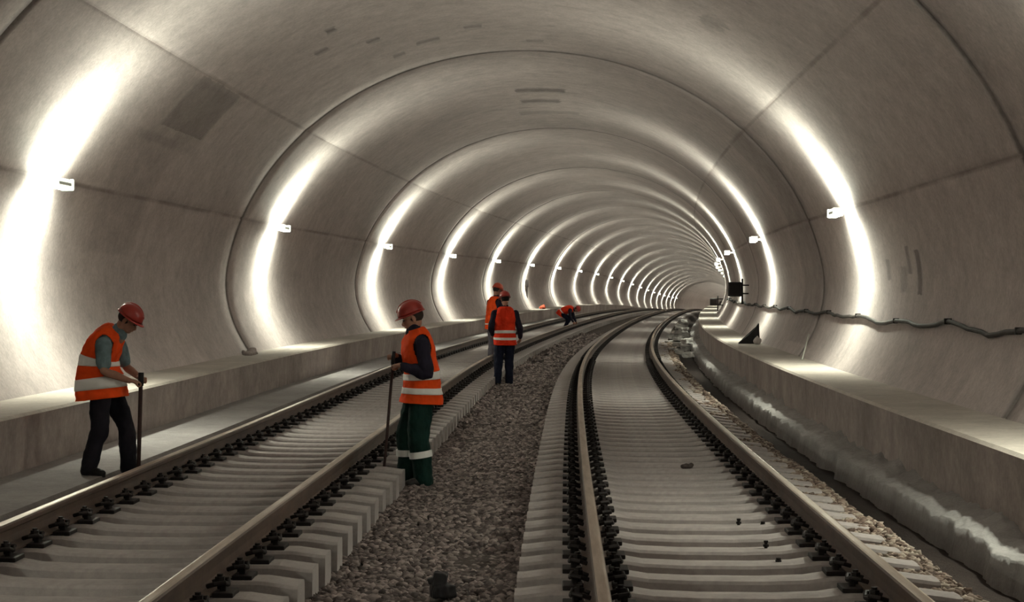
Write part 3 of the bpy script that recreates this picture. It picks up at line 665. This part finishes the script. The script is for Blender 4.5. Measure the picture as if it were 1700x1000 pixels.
# ------------------------------------------------------------------ props
def cable():
    pts=[]; 
    for s in np.arange(8,75,.35):
        sag=.045*abs(math.sin(math.pi*(s-1.)/3.4))**1.6+.07*noise.noise(V3((s*.45,0,2.)))+.03*noise.noise(V3((s*1.7,4,2.))); z=1.09-sag; d=math.degrees(math.asin((z-EZ)/EB)); u,_=prof(d); pts.append(P(s,u-.04,z))
    bm=bmesh.new(); bm_tube(bm,pts,.027,8); o=from_bm('cable',bm,M_CABLE,None,True); tag(o,'dark cable slung in shallow loops along the right tunnel wall','cable')
    for s in np.arange(7.8,75,3.4):
        u,_=prof(-.5); bm=bmesh.new(); x,y,z=P(s,u,1.09-(.045*abs(math.sin(math.pi*(s-1.)/3.4))**1.6+.07*noise.noise(V3((s*.45,0,2.)))+.03*noise.noise(V3((s*1.7,4,2.))))); bm_box(bm,(0,0,0),(.10,.035,.07),bev=.008); h=from_bm('cable_hook',bm,M_CLIP,o); h.location=(x-.03,y,z); h.rotation_euler=(0,0,-heading(s))
cable()
def wall_box(s,z,sz,label,u=None):
    d=math.degrees(math.asin((z-EZ)/EB)); uw,_=prof(d); uw=u or uw; x,y,zz=P(s,uw-.22-sz[0]/2,z); t=heading(s); o=empty('equipment_box',(x,y,zz),-t,label=label,cat='box')
    bm=bmesh.new(); bm_box(bm,(0,0,0),sz,bev=.02); from_bm('box_body',bm,M_BLACK,o)
    bm=bmesh.new(); bm_box(bm,(0,-sz[1]/2-.012,0),(sz[0]*.8,.02,sz[2]*.8),bev=.006); from_bm('box_door',bm,M_CLIP,o)
    for q in (-.12,.12):
        bm=bmesh.new(); bm_box(bm,(sz[0]/2+.12,0,q),(.26,.05,.04)); from_bm('wall_bracket',bm,M_CLIP,o)
    bm=bmesh.new(); bm_tube(bm,[(sz[0]/2+.03,0,-sz[2]/2-.22),(sz[0]/2+.03,0,0),(sz[0]/2+.03,0,sz[2]/2+.10)],.026,8); from_bm('conduit',bm,M_CLIP,o,True)
wall_box(54,1.48,(.38,.35,.42),'black equipment box bracketed to the right wall below the third lamp')
wall_box(74,.95,(.28,.3,.28),'small black equipment box far down the right wall near the bend',5.05)
# dark folded sheet with a pale bundle on the right walkway
o=empty('folded_tarpaulin',P(40.6,WJ-.32,ZB),-heading(40.6),label='black folded sheet leaning against the right wall on the walkway',cat='tarpaulin')
bm=bmesh.new(); tri=[(-.24,0),(.24,0),(.22,.46),(.12,.30)]
fr_=[[bm.verts.new((x+.02*noise.noise(V3((x*9,y*9,z*9))),y,z)) for x,z in tri] for y in (-.16,-.05,.08)]
for i in range(2):
    for j in range(4): bm.faces.new((fr_[i][j],fr_[i][(j+1)%4],fr_[i+1][(j+1)%4],fr_[i+1][j]))
bm.faces.new(fr_[0]); bm.faces.new(fr_[2][::-1]); bmesh.ops.bevel(bm,geom=bm.edges[:],offset=.02,segments=2,affect='EDGES'); from_bm('sheet',bm,M_BLACK,o)
bm=bmesh.new(); ball(bm,(0,0,.075),(.09,.10,.08)); 
for v in bm.verts: v.co+=v.co.normalized()*.015*noise.noise(v.co*14)
ball(bm,(0,0,.155),(.025,.025,.03)); k=from_bm('cloth_bundle',bm,M_WHITE,None,True); k.location=P(39.9,WJ-.18,ZB); tag(k,'small pale bundle on the right walkway in front of the black sheet','bundle')
# bent dark lump of rubber on the gravel
bm=bmesh.new(); bm_box(bm,(0,0,.06),(.075,.08,.13),Matrix.Rotation(.15,3,'Y')); bm_box(bm,(.02,0,.03),(.12,.10,.06),Matrix.Rotation(.3,3,'Z')); bm_box(bm,(-.035,0,.085),(.05,.05,.03),Matrix.Rotation(-.3,3,'Y'))
o=remesh('rubber_lump',bm,.006,M_BLACK,None,.012,3.,1); o.location=P(10.9,.135,-.375); o.scale=(1.12,1.12,1.12); tag(o,'small black rubber lump lying on the central gravel in the foreground','lump')
# steel rod propped against the wall
bm=bmesh.new(); bm_cyl(bm,P(31.2,WJ-.14,ZB+.01),P(31.9,WJ+.05,ZB+.42),.012,8); o=from_bm('steel_rod',bm,M_BODYL,None,True); tag(o,'short pale rod leaning against the foot of the right wall','rod')
# bolts left on the sleepers of the right track
def bolt(s,u,h,label):
    bm=bmesh.new(); bm_cyl(bm,(0,0,0),(0,0,h),.011,8); bm_cyl(bm,(0,0,h*.35),(0,0,h*.6),.02,6); bm_cyl(bm,(0,0,h-.012),(0,0,h),.016,6); o=from_bm('bolt',bm,M_CLIP,None); o.location=P(s,u,-.217); tag(o,label,'bolt','loose bolts standing on the right track sleepers')
bolt(7.05+.6*10,2.10,.055,'dark upright bolt on a right track sleeper, left one of a close pair')
bolt(7.05+.6*10,2.27,.035,'dark upright bolt on a right track sleeper, right one of a close pair')
bolt(7.05+.6*8,2.16,.06,'dark upright bolt on a right track sleeper nearer than the pair of bolts')
bolt(7.05+.6*7,2.17,.035,'lowest dark bolt on a right track sleeper, nearest the camera')
# dark clod on the sleepers
bm=bmesh.new(); ball(bm,(0,0,.015),(.06,.09,.025)); ball(bm,(.04,.06,.02),(.03,.05,.03)); o=remesh('dirt_clod',bm,.008,M_SUB,None,.02,1.,1); o.location=P(17.45,2.03,-.215); tag(o,'flat dark dirt clod on the sleepers between the right track rails','clod')
# broken concrete beside the far right rail
for i,(s,u,r) in enumerate((a_,b_,c_*.68) for a_,b_,c_ in [(50.5,3.30,.20),(53.5,3.52,.24),(57,3.30,.2),(60,3.62,.26),(63.5,3.35,.24),(67,3.55,.25),(71,3.30,.24),(75,3.5,.28),(80,3.3,.28),(86,3.4,.28),(92,3.25,.3),(52,3.1,.17),(58.5,3.05,.2),(65,3.08,.22),(48,3.5,.2)]):
    bm=bmesh.new(); bmesh.ops.create_cube(bm,size=1); bmesh.ops.subdivide_edges(bm,edges=bm.edges[:],cuts=3,use_grid_fill=True)
    for v in bm.verts: v.co=v.co*V3((r*1.7,r*1.5,r)) if False else V3((v.co.x*r*1.8,v.co.y*r*1.5,v.co.z*r))*(1+.3*noise.noise(v.co*2.3+V3((i*3.1,0,0))))
    bmesh.ops.bevel(bm,geom=bm.edges[:],offset=.01,segments=1,affect='EDGES') if False else None
    o=from_bm('concrete_chunk',bm,M_CHUNK,None); o.location=P(s,u,-.27+r*.38); o.rotation_euler=(.1*math.sin(i),.12*math.cos(i*2),i*1.3)
    tag(o,'pale broken concrete chunk in the heap beside the far right rail','chunk','concrete chunks heaped beside the far right rail')
# small fittings on the left side
bm=bmesh.new(); bm_box(bm,(0,0,0),(.12,.35,.40),bev=.02); bm_cyl(bm,(0,0,-.2),(0,0,-.9),.03,8); o=from_bm('junction_box',bm,M_CLIP,None); o.location=P(99,-(prof(173.5)[0]*-1)+.10,1.66); o.rotation_euler=(0,0,-heading(99)); tag(o,'small dark junction box on the left wall beside a distant lamp glow','box')
bm=bmesh.new()
for (x,y,z,a,b_,c) in ((0,0,.03,.20,.5,.06),(.03,-.35,.025,.16,.3,.05),(-.02,.3,.07,.12,.25,.04)): bm_box(bm,(x,y,z),(a,b_,c),bev=.01)
o=remesh('mortar_scrap',bm,.015,M_BENCH,None,.03,2.,1); o.location=P(32.2,-(WJ-.16),ZB); tag(o,'low dark mortar scrap lying on the left walkway against the wall','scrap')
bm=bmesh.new(); ball(bm,(0,0,.08),(.16,.40,.09)); ball(bm,(.05,.2,.12),(.10,.2,.09)); o=remesh('orange_cloth',bm,.02,M_DUSTY,None,.06,2.,1); o.location=P(99,-(WB+.30),ZB); tag(o,'faint orange cloth heap on the left walkway far down the tunnel','cloth')
